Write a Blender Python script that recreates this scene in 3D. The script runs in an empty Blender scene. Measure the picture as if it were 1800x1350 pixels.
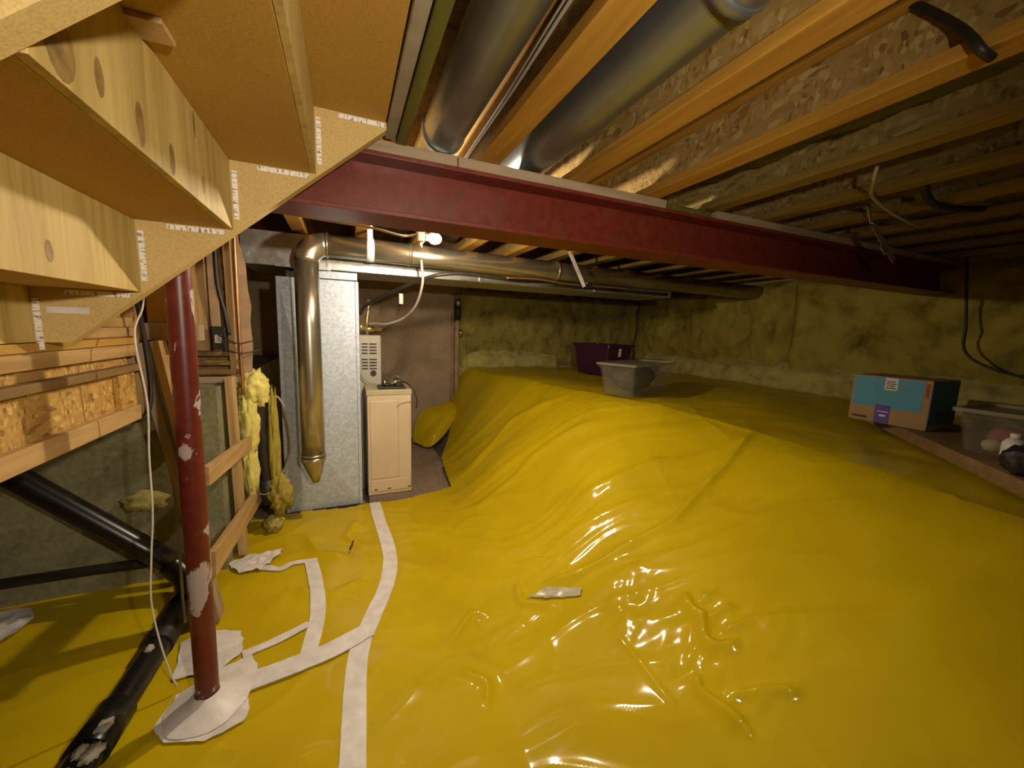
import bpy, bmesh, math, random
from mathutils import Vector, Matrix, noise

random.seed(7)
scn = bpy.context.scene
COL = scn.collection

# ------------------------------------------------------------------ camera, world, exposure
cam_d = bpy.data.cameras.new('camera')
cam_d.sensor_width = 36.0
cam_d.lens = 685.0 / 1800.0 * 36.0
cam_d.clip_start = 0.02
cam = bpy.data.objects.new('camera', cam_d)
COL.objects.link(cam)
cam.matrix_world = Matrix(((0.919968, 0.023777, -0.391272, 0.0),
                           (-0.390693, 0.136875, -0.910288, 0.0),
                           (0.031912, 0.990303, 0.135210, 1.5),
                           (0, 0, 0, 1)))
scn.camera = cam

world = bpy.data.worlds.new('world')
scn.world = world
world.use_nodes = True
world.node_tree.nodes['Background'].inputs[0].default_value = (1.0, 0.8, 0.55, 1)
world.node_tree.nodes['Background'].inputs[1].default_value = 0.02

scn.view_settings.view_transform = 'Standard'
scn.view_settings.look = 'None'
scn.view_settings.gamma = 1.0
scn.view_settings.use_curve_mapping = False
scn.view_settings.exposure = 0.72
scn.cycles.use_denoising = True
scn.cycles.max_bounces = 6
scn.cycles.diffuse_bounces = 4
scn.cycles.glossy_bounces = 3
scn.cycles.use_adaptive_sampling = True
scn.cycles.adaptive_threshold = 0.04
scn.cycles.transmission_bounces = 6
scn.cycles.sample_clamp_indirect = 4.0

BULB_LOC = (0.478, 2.28, 2.000)      # the bare bulb beyond the steel beam
BULB_POWER = 1150.0
BACK_BULB_LOC = (0.36, -0.30, 1.76)   # added lamp behind the viewer, stands in for flash-like light from that side
BACK_AIM = (0.42, 2.0, 1.28)
BACK_SPOT_WATTS = 62.0
BACK_BULB_POWER = 20.0


# ------------------------------------------------------------------ node material helpers
def newmat(name, rough=0.6, metal=0.0, spec=0.5):
    m = bpy.data.materials.new(name)
    m.use_nodes = True
    nt = m.node_tree
    b = nt.nodes['Principled BSDF']
    b.inputs['Roughness'].default_value = rough
    b.inputs['Metallic'].default_value = metal
    b.inputs['Specular IOR Level'].default_value = spec
    return m, nt, b


def coords(nt, scale=(1, 1, 1), rot=(0, 0, 0)):
    g = nt.nodes.new('ShaderNodeNewGeometry')
    mp = nt.nodes.new('ShaderNodeMapping')
    mp.inputs['Scale'].default_value = scale
    mp.inputs['Rotation'].default_value = rot
    nt.links.new(g.outputs['Position'], mp.inputs['Vector'])
    return mp.outputs[0]


def nz(nt, vec, scale, detail=3, rough=0.55, dist=0.0):
    n = nt.nodes.new('ShaderNodeTexNoise')
    n.inputs['Scale'].default_value = scale
    n.inputs['Detail'].default_value = detail
    n.inputs['Roughness'].default_value = rough
    n.inputs['Distortion'].default_value = dist
    nt.links.new(vec, n.inputs['Vector'])
    return n.outputs['Fac']


def ramp(nt, fac, stops, interp='LINEAR'):
    r = nt.nodes.new('ShaderNodeValToRGB')
    cr = r.color_ramp
    cr.interpolation = interp
    while len(cr.elements) < len(stops):
        cr.elements.new(0.5)
    for e, (p, c) in zip(cr.elements, stops):
        e.position = p
        e.color = c if len(c) == 4 else (c[0], c[1], c[2], 1)
    nt.links.new(fac, r.inputs[0])
    return r.outputs[0]


def mix(nt, fac, a, b, mode='MIX'):
    m = nt.nodes.new('ShaderNodeMix')
    m.data_type = 'RGBA'
    m.blend_type = mode
    for s, v in ((m.inputs[0], fac), (m.inputs[6], a), (m.inputs[7], b)):
        if hasattr(v, 'links') or hasattr(v, 'is_linked'):
            nt.links.new(v, s)
        elif isinstance(v, (int, float)):
            s.default_value = v
        else:
            s.default_value = (v[0], v[1], v[2], 1)
    return m.outputs[2]


def bump(nt, b, h, strength=0.3, dist=0.01):
    n = nt.nodes.new('ShaderNodeBump')
    n.inputs['Strength'].default_value = strength
    n.inputs['Distance'].default_value = dist
    nt.links.new(h, n.inputs['Height'])
    nt.links.new(n.outputs[0], b.inputs['Normal'])


def plain(name, c, rough=0.6, metal=0.0, var=0.15, sc=12, spec=0.5, bs=0.0):
    m, nt, b = newmat(name, rough, metal, spec)
    v = coords(nt)
    f = nz(nt, v, sc)
    lo = [x * (1 - var) for x in c]
    hi = [min(1, x * (1 + var)) for x in c]
    nt.links.new(ramp(nt, f, [(0.3, lo), (0.7, hi)]), b.inputs['Base Color'])
    if bs:
        bump(nt, b, nz(nt, v, sc * 4), bs)
    return m


def wood(name, c1, c2, axis='y', rough=0.65, knots=False, fine=60):
    m, nt, b = newmat(name, rough, spec=0.3)
    s = {'x': (0.07, 1, 1), 'y': (1, 0.07, 1), 'z': (1, 1, 0.07)}[axis]
    v = coords(nt, s)
    f = nz(nt, v, fine * 0.5, 4, 0.6, 0.6)
    f2 = nz(nt, v, fine * 0.12, 2, 0.5, 1.2)
    col = ramp(nt, f2, [(0.25, c1), (0.75, c2)])
    dk = ramp(nt, f, [(0.3, (0.72, 0.68, 0.6)), (0.6, (1, 1, 1))])
    col = mix(nt, 1.0, col, dk, 'MULTIPLY')
    if knots:
        vk = coords(nt, {'x': (0.55, 1, 1), 'y': (1, 0.55, 1), 'z': (1, 1, 0.55)}[axis])
        vo = nt.nodes.new('ShaderNodeTexVoronoi')
        vo.inputs['Scale'].default_value = 9.0
        nt.links.new(vk, vo.inputs['Vector'])
        kf = ramp(nt, vo.outputs['Distance'], [(0.0, (1, 1, 1)), (0.13, (0.9, 0.9, 0.9)), (0.19, (0, 0, 0))])
        col = mix(nt, kf, col, [x * 0.35 for x in c1])
    nt.links.new(col, b.inputs['Base Color'])
    bump(nt, b, f, 0.15, 0.004)
    return m


def osb(name, tint=(1, 1, 1), fs=1.0):
    m, nt, b = newmat(name, 0.7, spec=0.3)
    outs = []
    for k, (rx, sc) in enumerate((((0.5, 0.4, 0.3), (60, 17, 40)), ((-0.6, 0.5, -0.4), (30, 60, 40)))):
        vo = nt.nodes.new('ShaderNodeTexVoronoi')
        vo.inputs['Scale'].default_value = 1.0
        vo.inputs['Randomness'].default_value = 1.0
        nt.links.new(coords(nt, [q * fs for q in sc], rx), vo.inputs['Vector'])
        sp = nt.nodes.new('ShaderNodeSeparateColor')
        nt.links.new(vo.outputs['Color'], sp.inputs[0])
        c = ramp(nt, sp.outputs[0], [(0.0, (0.17 * tint[0], 0.095 * tint[1], 0.024 * tint[2])),
                                     (0.18, (0.30 * tint[0], 0.185 * tint[1], 0.055 * tint[2])),
                                     (0.8, (0.37 * tint[0], 0.24 * tint[1], 0.078 * tint[2])),
                                     (1.0, (0.48 * tint[0], 0.345 * tint[1], 0.14 * tint[2]))])
        outs.append((c, vo.outputs['Distance'], sp.outputs[1]))
    f = nz(nt, coords(nt), 9, 2)
    col = mix(nt, ramp(nt, f, [(0.45, (0, 0, 0)), (0.55, (1, 1, 1))]), outs[0][0], outs[1][0])
    nt.links.new(col, b.inputs['Base Color'])
    bump(nt, b, outs[0][2], 0.3, 0.004)
    return m


def particle(name, c, rough=0.7):
    m, nt, b = newmat(name, rough, spec=0.3)
    v = coords(nt)
    f = nz(nt, v, 260, 2, 0.6)
    g = nz(nt, v, 2.2, 3)
    col = ramp(nt, f, [(0.3, [x * 0.72 for x in c]), (0.5, c), (0.72, [min(1, x * 1.18) for x in c])])
    col = mix(nt, 0.35, col, ramp(nt, g, [(0.3, [x * 0.7 for x in c]), (0.7, [x * 1.15 for x in c])]))
    nt.links.new(col, b.inputs['Base Color'])
    bump(nt, b, f, 0.08, 0.002)
    return m


def galv(name, c=(0.55, 0.57, 0.6), rough=0.38, metal=0.75, sc=55, ct=0.2):
    m, nt, b = newmat(name, rough, metal)
    vo = nt.nodes.new('ShaderNodeTexVoronoi')
    vo.inputs['Scale'].default_value = sc
    nt.links.new(coords(nt), vo.inputs['Vector'])
    sp = nt.nodes.new('ShaderNodeSeparateColor')
    nt.links.new(vo.outputs['Color'], sp.inputs[0])
    col = ramp(nt, sp.outputs[0], [(0, [x * (1 - ct) for x in c]), (1, [min(1, x * (1 + ct * .8)) for x in c])])
    nt.links.new(col, b.inputs['Base Color'])
    r = ramp(nt, sp.outputs[1], [(0, (rough - 0.05,) * 3), (1, (rough + 0.06,) * 3)])
    nt.links.new(r, b.inputs['Roughness'])
    return m


def red_paint(name, scrape=(0.45, 0.33, 0.33), amount=0.62, c=(0.16, 0.022, 0.012)):
    m, nt, b = newmat(name, 0.42)
    v = coords(nt, (1, 1, 0.6))
    f = nz(nt, v, 7, 5, 0.62, 0.4)
    g = nz(nt, coords(nt), 30, 4, 0.6)
    base = ramp(nt, g, [(0.3, [x * 0.75 for x in c]), (0.7, [x * 1.2 for x in c])])
    k = ramp(nt, f, [(amount, (0, 0, 0)), (amount + 0.02, (1, 1, 1))])
    rust = ramp(nt, nz(nt, v, 13, 3), [(0.55, (0, 0, 0)), (0.7, (0.7, 0.7, 0.7))])
    col = mix(nt, rust, base, (0.16, 0.045, 0.015))
    col = mix(nt, k, col, scrape)
    nt.links.new(col, b.inputs['Base Color'])
    nt.links.new(ramp(nt, f, [(amount, (0.38,) * 3), (amount + 0.02, (0.75,) * 3)]), b.inputs['Roughness'])
    bump(nt, b, g, 0.1, 0.003)
    return m


def poly_sheet(name):
    m, nt, b = newmat(name, 0.6, spec=0.12)
    v = coords(nt)
    f = nz(nt, v, 1.6, 3)
    col = ramp(nt, f, [(0.3, (0.50, 0.355, 0.002)), (0.7, (0.62, 0.45, 0.003))])
    dust = ramp(nt, nz(nt, v, 3.3, 4, 0.65), [(0.62, (0, 0, 0)), (0.82, (0.3, 0.3, 0.3))])
    col = mix(nt, dust, col, (0.5, 0.36, 0.05))
    nt.links.new(col, b.inputs['Base Color'])
    b.inputs['Coat Weight'].default_value = 0.30
    b.inputs['Coat Roughness'].default_value = 0.10
    w = nz(nt, coords(nt, (0.7, 1.6, 1)), 7, 2, 0.4, 1.2)
    bump(nt, b, w, 0.10, 0.02)
    return m


def fluff(name, c, dark=0.45, sc=6):
    m, nt, b = newmat(name, 0.95, spec=0.1)
    v = coords(nt)
    f = nz(nt, v, sc, 6, 0.65, 0.3)
    g = nz(nt, v, 90, 3, 0.7)
    col = ramp(nt, f, [(0.3, [x * dark for x in c]), (0.5, [x * 0.85 for x in c]), (0.75, [min(1, x * 1.15) for x in c])])
    nt.links.new(col, b.inputs['Base Color'])
    bump(nt, b, g, 0.5, 0.012)
    return m


def concrete(name, c, c2, sc=3.0):
    m, nt, b = newmat(name, 0.85, spec=0.25)
    v = coords(nt)
    f = nz(nt, v, sc, 7, 0.62)
    g = nz(nt, v, 45, 3)
    col = ramp(nt, f, [(0.32, c2), (0.6, c)])
    nt.links.new(mix(nt, 0.25, col, ramp(nt, g, [(0.3, (0.1, 0.08, 0.06)), (0.7, (0.5, 0.42, 0.33))])), b.inputs['Base Color'])
    bump(nt, b, g, 0.25, 0.006)
    return m


def ruled_label(name, axis):
    m, nt, b = newmat(name, 0.5)
    s = {'x': (330, 0, 60), 'z': (60, 0, 330)}[axis]
    f = nz(nt, coords(nt, s), 0.45, 1)
    e = nz(nt, coords(nt), 90, 1)
    k = ramp(nt, f, [(0.54, (0, 0, 0)), (0.58, (0.85, 0.85, 0.85))])
    k2 = mix(nt, 1.0, k, ramp(nt, e, [(0.4, (0.3, 0.3, 0.3)), (0.6, (1, 1, 1))]), 'MULTIPLY')
    nt.links.new(mix(nt, k2, (0.85, 0.80, 0.74), (0.12, 0.1, 0.1)), b.inputs['Base Color'])
    return m


def clear_plastic(name, c=(0.34, 0.31, 0.23), alpha=0.16, rough=0.3):
    m, nt, b = newmat(name, rough)
    b.inputs['Base Color'].default_value = (*c, 1)
    b.inputs['Alpha'].default_value = alpha
    f = nz(nt, coords(nt), 8, 2)
    nt.links.new(ramp(nt, f, [(0.3, [x * 0.9 for x in c]), (0.7, c)]), b.inputs['Base Color'])
    return m


def glow(name, c, strength):
    m, nt, b = newmat(name, 0.3)
    b.inputs['Base Color'].default_value = (0.9, 0.85, 0.75, 1)
    b.inputs['Emission Color'].default_value = (*c, 1)
    b.inputs['Emission Strength'].default_value = strength
    return m


MT = {}
MT['sheet'] = poly_sheet('yellow_poly')
MT['tape'] = plain('white_tape', (0.78, 0.73, 0.71), 0.4, var=0.12, sc=16, bs=0.1)
MT['silver'] = plain('worn_clear_patch', (0.5, 0.46, 0.32), 0.3, var=0.2)
MT['osb'] = osb('osb_web', (1, 1, 1), 1.25)
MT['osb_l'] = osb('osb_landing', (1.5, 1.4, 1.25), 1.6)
MT['fl_y'] = wood('flange_lumber', (0.40, 0.205, 0.028), (0.50, 0.27, 0.045), 'y')
MT['fl_aged'] = wood('aged_flange_lumber', (0.20, 0.13, 0.030), (0.28, 0.185, 0.045), 'y')  # darker flange copy: ceiling dimness past the third joist put into the colour
MT['osb_aged'] = osb('osb_aged', (0.85, 0.95, 0.9), 1.25)  # web copy toned for the same dimness
MT['ply_y'] = wood('plywood_riser', (0.50, 0.36, 0.12), (0.62, 0.46, 0.17), 'z')
MT['board'] = particle('particle_board', (0.47, 0.275, 0.055))
MT['stringer'] = particle('stringer_board', (0.60, 0.43, 0.17))
MT['stud_z'] = wood('stud_lumber', (0.48, 0.30, 0.13), (0.62, 0.42, 0.20), 'z')
MT['stud_old'] = wood('weathered_stud', (0.36, 0.26, 0.17), (0.48, 0.37, 0.25), 'z')
MT['lum_y'] = wood('rail_lumber', (0.48, 0.30, 0.12), (0.62, 0.42, 0.19), 'y')
MT['lum_x'] = wood('plate_lumber', (0.36, 0.27, 0.18), (0.45, 0.35, 0.24), 'x')
MT['plank'] = wood('old_plank', (0.22, 0.13, 0.05), (0.32, 0.20, 0.085), 'y')
MT['treated'] = wood('treated_board', (0.10, 0.10, 0.018), (0.16, 0.15, 0.03), 'y')
MT['subfloor'] = osb('osb_subfloor', (0.6, 0.55, 0.45))
MT['beam'] = red_paint('beam_paint', (0.26, 0.13, 0.11), 0.72, (0.17, 0.025, 0.014))
MT['post'] = red_paint('post_paint', (0.42, 0.34, 0.33), 0.56, (0.125, 0.015, 0.010))
MT['galv'] = galv('galvanized', (0.53, 0.60, 0.71), 0.48, 0.28, 60, 0.16)
MT['flue'] = plain('flue_metal', (0.48, 0.44, 0.34), 0.28, 0.9, var=0.12, sc=6)
MT['duct'] = plain('duct_metal', (0.27, 0.29, 0.30), 0.36, 0.85, var=0.12, sc=5)
MT['trunk'] = galv('trunk_metal', (0.50, 0.50, 0.48), 0.36, 0.8, 25, 0.1)
MT['strip'] = plain('grey_edge', (0.30, 0.26, 0.2), 0.6)
MT['conc'] = concrete('concrete_wall', (0.50, 0.36, 0.23), (0.34, 0.24, 0.145))
MT['conc_g'] = concrete('damp_concrete', (0.30, 0.29, 0.15), (0.16, 0.17, 0.065), 4)
MT['slab'] = concrete('concrete_pad', (0.34, 0.24, 0.17), (0.22, 0.15, 0.10))
MT['soil'] = plain('soil', (0.10, 0.06, 0.035), 0.95, var=0.4, sc=20, bs=0.5)
MT['glass_y'] = fluff('fibreglass_yellow', (0.44, 0.36, 0.065), 0.30, 2.6)
MT['glass_lo'] = fluff('fibreglass_pale', (0.58, 0.50, 0.16), 0.5, 7)
MT['glass_b'] = fluff('fibreglass_bright', (0.84, 0.75, 0.22), 0.7, 14)
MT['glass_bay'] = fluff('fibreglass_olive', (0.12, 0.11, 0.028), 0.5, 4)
MT['glass_d'] = fluff('fibreglass_dirty', (0.35, 0.29, 0.07), 0.4, 5)
MT['abs'] = plain('black_abs', (0.010, 0.010, 0.010), 0.28, var=0.3)
MT['rubber'] = plain('black_rubber', (0.02, 0.017, 0.013), 0.5, var=0.3)
MT['grime'] = plain('grey_grime', (0.36, 0.33, 0.26), 0.9, var=0.3, sc=40)
MT['beige'] = plain('beige_enamel', (0.62, 0.50, 0.35), 0.42, var=0.06, sc=3)
MT['beige_d'] = plain('beige_trim', (0.46, 0.40, 0.25), 0.5, var=0.08)
MT['grey_e'] = plain('grey_enamel', (0.42, 0.39, 0.33), 0.4, var=0.08)
MT['slot'] = plain('dark_slot', (0.03, 0.028, 0.025), 0.7)
MT['brass'] = plain('brass', (0.6, 0.45, 0.2), 0.35, 0.8)
MT['copper'] = plain('copper', (0.42, 0.22, 0.09), 0.35, 0.7)
MT['cable'] = plain('grey_cable', (0.40, 0.36, 0.29), 0.5, var=0.1)
MT['white'] = plain('white_plastic', (0.70, 0.66, 0.6), 0.5, var=0.08)
MT['foil'] = plain('foil', (0.75, 0.72, 0.66), 0.18, 0.95, var=0.2)
MT['purple'] = plain('purple_plastic', (0.05, 0.008, 0.035), 0.4, var=0.1)
MT['tub_clear'] = clear_plastic('cloudy_plastic')
MT['tub_clear2'] = clear_plastic('cloudy_plastic_lid', (0.34, 0.30, 0.19), 0.55, 0.4)
MT['bag'] = plain('dark_bag', (0.055, 0.060, 0.055), 0.5, var=0.3)
MT['card'] = plain('cardboard', (0.34, 0.215, 0.10), 0.8, var=0.08)
MT['blue'] = plain('blue_print', (0.065, 0.27, 0.40), 0.6, var=0.06)
MT['navy'] = plain('navy_print', (0.035, 0.16, 0.22), 0.6, var=0.06)
MT['violet'] = plain('violet_print', (0.09, 0.055, 0.30), 0.6, var=0.06)
MT['ink'] = plain('dark_ink', (0.05, 0.03, 0.02), 0.8)
MT['ink_red'] = plain('red_ink', (0.35, 0.05, 0.03), 0.8)
MT['paper'] = plain('paper', (0.65, 0.62, 0.6), 0.7)
MT['lab_x'] = ruled_label('printed_strip_x', 'x')
MT['lab_z'] = ruled_label('printed_strip_z', 'z')
MT['knot'] = plain('wood_knot', (0.27, 0.17, 0.055), 0.7, var=0.3, sc=40)
MT['kraft'] = plain('kraft_facing', (0.40, 0.26, 0.15), 0.85, var=0.2)
MT['pink'] = plain('pink_cloth', (0.42, 0.10, 0.09), 0.9)
MT['ball'] = plain('cream_foam', (0.6, 0.5, 0.28), 0.8)
MT['bulb'] = glow('bulb_glass', (1.0, 0.84, 0.62), BULB_POWER)
MT['bulb2'] = glow('bulb_glass_second', (1.0, 0.84, 0.62), BACK_BULB_POWER)


# ------------------------------------------------------------------ mesh helpers
def link(name, me, mat, parent=None):
    o = bpy.data.objects.new(name, me)
    COL.objects.link(o)
    if mat is not None and not me.materials:
        me.materials.append(MT[mat] if isinstance(mat, str) else mat)
    if parent is not None:
        o.parent = parent
        o.matrix_parent_inverse = parent.matrix_basis.inverted()
    return o


def from_bm(name, bm, mat, parent=None, smooth=False):
    me = bpy.data.meshes.new(name)
    bm.normal_update()
    bm.to_mesh(me)
    bm.free()
    if smooth:
        for p in me.polygons:
            p.use_smooth = True
    return link(name, me, mat, parent)


def pydata(name, vs, fs, mat, parent=None, smooth=False):
    me = bpy.data.meshes.new(name)
    me.from_pydata([tuple(v) for v in vs], [], fs)
    me.update()
    if smooth:
        for p in me.polygons:
            p.use_smooth = True
    return link(name, me, mat, parent)


def thing(name, label, cat, loc, group=None, kind=None):
    o = bpy.data.objects.new(name, None)
    COL.objects.link(o)
    o.location = loc
    o.empty_display_size = 0.05
    tag(o, label, cat, group, kind)
    return o


def tag(o, label, cat, group=None, kind=None):
    o['label'] = label
    o['category'] = cat
    if group:
        o['group'] = group
    if kind:
        o['kind'] = kind
    return o


def struct(o, label=None):
    o['kind'] = 'structure'
    if label:
        o['label'] = label
    return o


def box_bm(x0, x1, y0, y1, z0, z1, bev=0.0, bm=None):
    bm = bm or bmesh.new()
    r = bmesh.ops.create_cube(bm, size=1.0)
    for v in r['verts']:
        v.co = Vector((x0 + (v.co.x + .5) * (x1 - x0), y0 + (v.co.y + .5) * (y1 - y0), z0 + (v.co.z + .5) * (z1 - z0)))
    if bev > 0:
        es = list({e for v in r['verts'] for e in v.link_edges})
        bmesh.ops.bevel(bm, geom=es, offset=bev, segments=2, affect='EDGES', profile=0.5)
    return bm


def box(name, x0, x1, y0, y1, z0, z1, mat, parent=None, bev=0.0):
    return from_bm(name, box_bm(x0, x1, y0, y1, z0, z1, bev), mat, parent)


def obox(name, a, b, w, h, mat, parent=None, up=(0, 0, 1), bev=0.002):
    """A board from a to b, w wide across, h deep along up."""
    a, b = Vector(a), Vector(b)
    d = (b - a)
    L = d.length
    d.normalize()
    u = Vector(up)
    s = d.cross(u)
    s.normalize()
    u = s.cross(d)
    bm = box_bm(0, L, -w / 2, w / 2, -h / 2, h / 2, bev)
    M = Matrix((d, s, u)).transposed().to_4x4()
    M.translation = a
    bmesh.ops.transform(bm, matrix=M, verts=bm.verts)
    return from_bm(name, bm, mat, parent)


def catmull(pts, n=8):
    P = [Vector(p) for p in pts]
    if len(P) < 3:
        return P
    P = [P[0] * 2 - P[1]] + P + [P[-1] * 2 - P[-2]]
    out = []
    for i in range(1, len(P) - 2):
        p0, p1, p2, p3 = P[i - 1:i + 3]
        for k in range(n):
            t = k / n
            out.append(0.5 * ((2 * p1) + (p2 - p0) * t + (2 * p0 - 5 * p1 + 4 * p2 - p3) * t * t + (3 * p1 - p0 - 3 * p2 + p3) * t ** 3))
    out.append(P[-2])
    return out


def tube(name, pts, r, mat, parent=None, seg=12, smooth_path=True, n=8, caps=True, flat=False):
    """r: number or list matching the path after smoothing is off."""
    path = catmull(pts, n) if smooth_path else [Vector(p) for p in pts]
    rs = r if isinstance(r, (list, tuple)) else [r] * len(path)
    vs, fs = [], []
    ref = None
    for i, p in enumerate(path):
        t = (path[min(i + 1, len(path) - 1)] - path[max(i - 1, 0)]).normalized()
        if ref is None:
            ref = Vector((0, 0, 1)) if abs(t.z) < .9 else Vector((0, 1, 0))
        s = t.cross(ref).normalized()
        u = s.cross(t).normalized()
        ref = u
        # mitre correction on sharp bends
        for k in range(seg):
            a = 2 * math.pi * k / seg
            vs.append(p + (s * math.cos(a) + u * math.sin(a)) * rs[i])
    for i in range(len(path) - 1):
        for k in range(seg):
            fs.append((i * seg + k, i * seg + (k + 1) % seg, (i + 1) * seg + (k + 1) % seg, (i + 1) * seg + k))
    if caps:
        fs.append(tuple(range(seg - 1, -1, -1)))
        fs.append(tuple(range((len(path) - 1) * seg, len(path) * seg)))
    o = pydata(name, vs, fs, mat, parent, smooth=not flat)
    for p in o.data.polygons:
        if len(p.vertices) > 4:
            p.use_smooth = False
    return o


def prism(name, pts, y0, y1, mat, parent=None, axis='y'):
    """Polygon given in two coordinates, extruded along an axis."""
    n = len(pts)

    def mk(p, t):
        return {'y': (p[0], t, p[1]), 'x': (t, p[0], p[1]), 'z': (p[0], p[1], t)}[axis]
    vs = [mk(p, y0) for p in pts] + [mk(p, y1) for p in pts]
    fs = [tuple(range(n)), tuple(range(2 * n - 1, n - 1, -1))]
    for i in range(n):
        j = (i + 1) % n
        fs.append((i, i + n, j + n, j))
    o = pydata(name, vs, fs, mat, parent)
    bm = bmesh.new()
    bm.from_mesh(o.data)
    bmesh.ops.recalc_face_normals(bm, faces=bm.faces)
    bm.to_mesh(o.data)
    bm.free()
    return o


def blob(name, c, rad, amp, mat, parent=None, sub=4, f=3.0, seed=0.0):
    bm = bmesh.new()
    bmesh.ops.create_icosphere(bm, subdivisions=sub, radius=1.0)
    for v in bm.verts:
        d = v.co.normalized()
        k = noise.noise(d * f + Vector((seed, seed * 2, 0))) + 0.6 * noise.noise(d * f * 2.7 + Vector((0, seed, 5))) + .4 * noise.noise(d * f * 6 + Vector((3, seed, 5)))
        q = d * (1 + amp * k)
        v.co = Vector((c[0] + q.x * rad[0], c[1] + q.y * rad[1], c[2] + q.z * rad[2]))
    return from_bm(name, bm, mat, parent, smooth=True)


# ------------------------------------------------------------------ ground shape
def lerp_tab(t, v):
    if v <= t[0][0]:
        return t[0][1]
    for (a, b), (c, d) in zip(t, t[1:]):
        if v <= c:
            s = (v - a) / (c - a)
            s = s * s * (3 - 2 * s) * .5 + s * .5
            return b + (d - b) * s
    return t[-1][1]


FOOT = [(-2.5, .9), (0, .7), (1, .55), (2, .62), (3, .78), (3.5, .88), (4.3, 1.0), (5.4, 1.1)]
CREST = [(-2.5, 2.4), (0, 2.35), (1, 2.4), (1.6, 2.45), (2.2, 2.3), (2.8, 2.1), (3.5, 2.0), (4.5, 1.8), (5.4, 1.6)]


PLATEAU = [(-2.5, .84), (.9, .86), (1.6, .88), (2.4, .95), (5.4, .95)]


def rise(x, y):
    a, b = lerp_tab(FOOT, y), lerp_tab(CREST, y)
    t = max(0., min(1., (x - a) / (b - a)))
    return t


def ground(x, y):
    t = rise(x, y)
    return lerp_tab(PLATEAU, y) * (.65 * t * t * (3 - 2 * t) + .35 * t)


CREASES = [  # (points, height, half-width) folds pulled up in the plastic sheet
    ([(1.353, 1.148), (1.31, 1.087), (1.311, 1.016), (1.258, .951), (1.26, .914), (1.329, .844)], .016, .020),
    ([(1.33, 1.063), (1.426, 1.055)], .012, .012),
    ([(1.313, 1.004), (1.436, .96)], .012, .012),
    ([(1.276, .942), (1.437, .877)], .013, .013),
    ([(1.159, .905), (1.129, .85), (1.161, .723), (1.165, .667)], .014, .016),
    ([(1.174, .799), (1.283, .722), (1.35, .642)], .013, .014),
    ([(1.064, 1.264), (1.053, 1.116), (1.036, .794)], .006, .008),
    ([(.388, 1.605), (.588, 1.804), (.682, 1.712)], .014, .018),
    ([(.413, 1.496), (.523, 1.391), (.497, 1.281)], .013, .018),
    ([(.858, 1.861), (.821, 1.701), (.981, 1.54)], .014, .018),
    ([(.901, 2.008), (1.099, 1.782)], .014, .018),
    ([(.95, 1.70), (1.102, 1.636), (1.371, 1.53), (1.592, 1.455), (2.0, 1.52), (2.459, 1.657)], .020, .028),
    ([(.914, 2.859), (1.416, 2.772), (1.864, 2.497)], .018, .045),
    ([(.95, 3.55), (1.535, 3.541), (1.943, 3.146)], .018, .045),
    ([(1.328, 2.088), (1.624, 1.914), (1.893, 1.821)], .018, .04),
    ([(1.07, 1.897), (1.388, 1.807), (1.659, 1.657)], .016, .035),
    ([(-.35, 2.35), (-.1, 2.2), (.1, 2.3)], .014, .03),
    ([(-.3, 3.0), (-.2, 2.7), (0, 2.55)], .016, .035),
    ([(.05, 3.1), (-.02, 2.85), (.12, 2.6)], .014, .03),
]
_SEG = []
for pts, h, w in CREASES:
    for k_, (a, b) in enumerate(zip(pts, pts[1:])):
        _SEG.append((a[0], a[1], b[0], b[1], h, w, 0.0 if k_ == 0 else 1.0, 0.0 if k_ == len(pts) - 2 else 1.0))


def crease(x, y):
    best = 0.
    for ax, ay, bx, by, h, w, e0, e1 in _SEG:
        if x < min(ax, bx) - 3 * w or x > max(ax, bx) + 3 * w or y < min(ay, by) - 3 * w or y > max(ay, by) + 3 * w:
            continue
        dx, dy = bx - ax, by - ay
        t = max(0., min(1., ((x - ax) * dx + (y - ay) * dy) / (dx * dx + dy * dy)))
        d = math.hypot(x - ax - t * dx, y - ay - t * dy)
        tp = min(1., e0 + t * 2.5) * min(1., e1 + (1 - t) * 2.5)
        best = max(best, h * tp * math.exp(-(d / w) ** 1.6))
    return best


def N(x, y, z):
    return noise.noise(Vector((x, y, z)))


def sheet_z(x, y):
    t = rise(x, y)
    z = ground(x, y)
    m = 4 * t * (1 - t)
    w = N(x * 1.3, y * 1.3, 3.1) * .3
    f1 = max(0., 1 - 2.2 * abs(N(x * .55 + 1, (y + w) * 3.3 + x * 1.3, 7.7))) ** 2
    f2 = max(0., 1 - 2.4 * abs(N(x * 1.3, (y + w) * 8 + x * 3.2, 1.3))) ** 2
    f3 = max(0., 1 - 3.0 * abs(N(x * 2.6 + 4, y * 2.6, 9.1))) ** 3
    q = max(.25, min(1., 1.9 - x))
    z += (.006 + .024 * m * q) * f1 + (.002 + .010 * m * q) * f2 + .006 * f3
    z += .030 * N(x * 1.7, y * 1.7, 5.5) * (.35 + m + .8 * (t >= 1)) + .005 * N(x * 6, y * 6, 2.2)
    for cx_, cy_, r_ in ((1.17, 1.28, .13), (1.20, .92, .09), (1.42, .80, .10), (.60, 1.75, .10), (1.36, 1.02, .11), (1.20, .72, .09)):
        d2 = ((x - cx_) ** 2 + (y - cy_) ** 2) / (r_ * r_)
        if d2 < 6:
            z += .012 * math.exp(-d2) * N(x * 19, y * 26, 4.4)
    return z + 1.6 * crease(x, y)


def axis_lines(spans):
    out = []
    for a, b, s in spans:
        n = max(1, round((b - a) / s))
        out += [a + (b - a) * i / n for i in range(n)]
    out.append(spans[-1][1])
    return out


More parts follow.
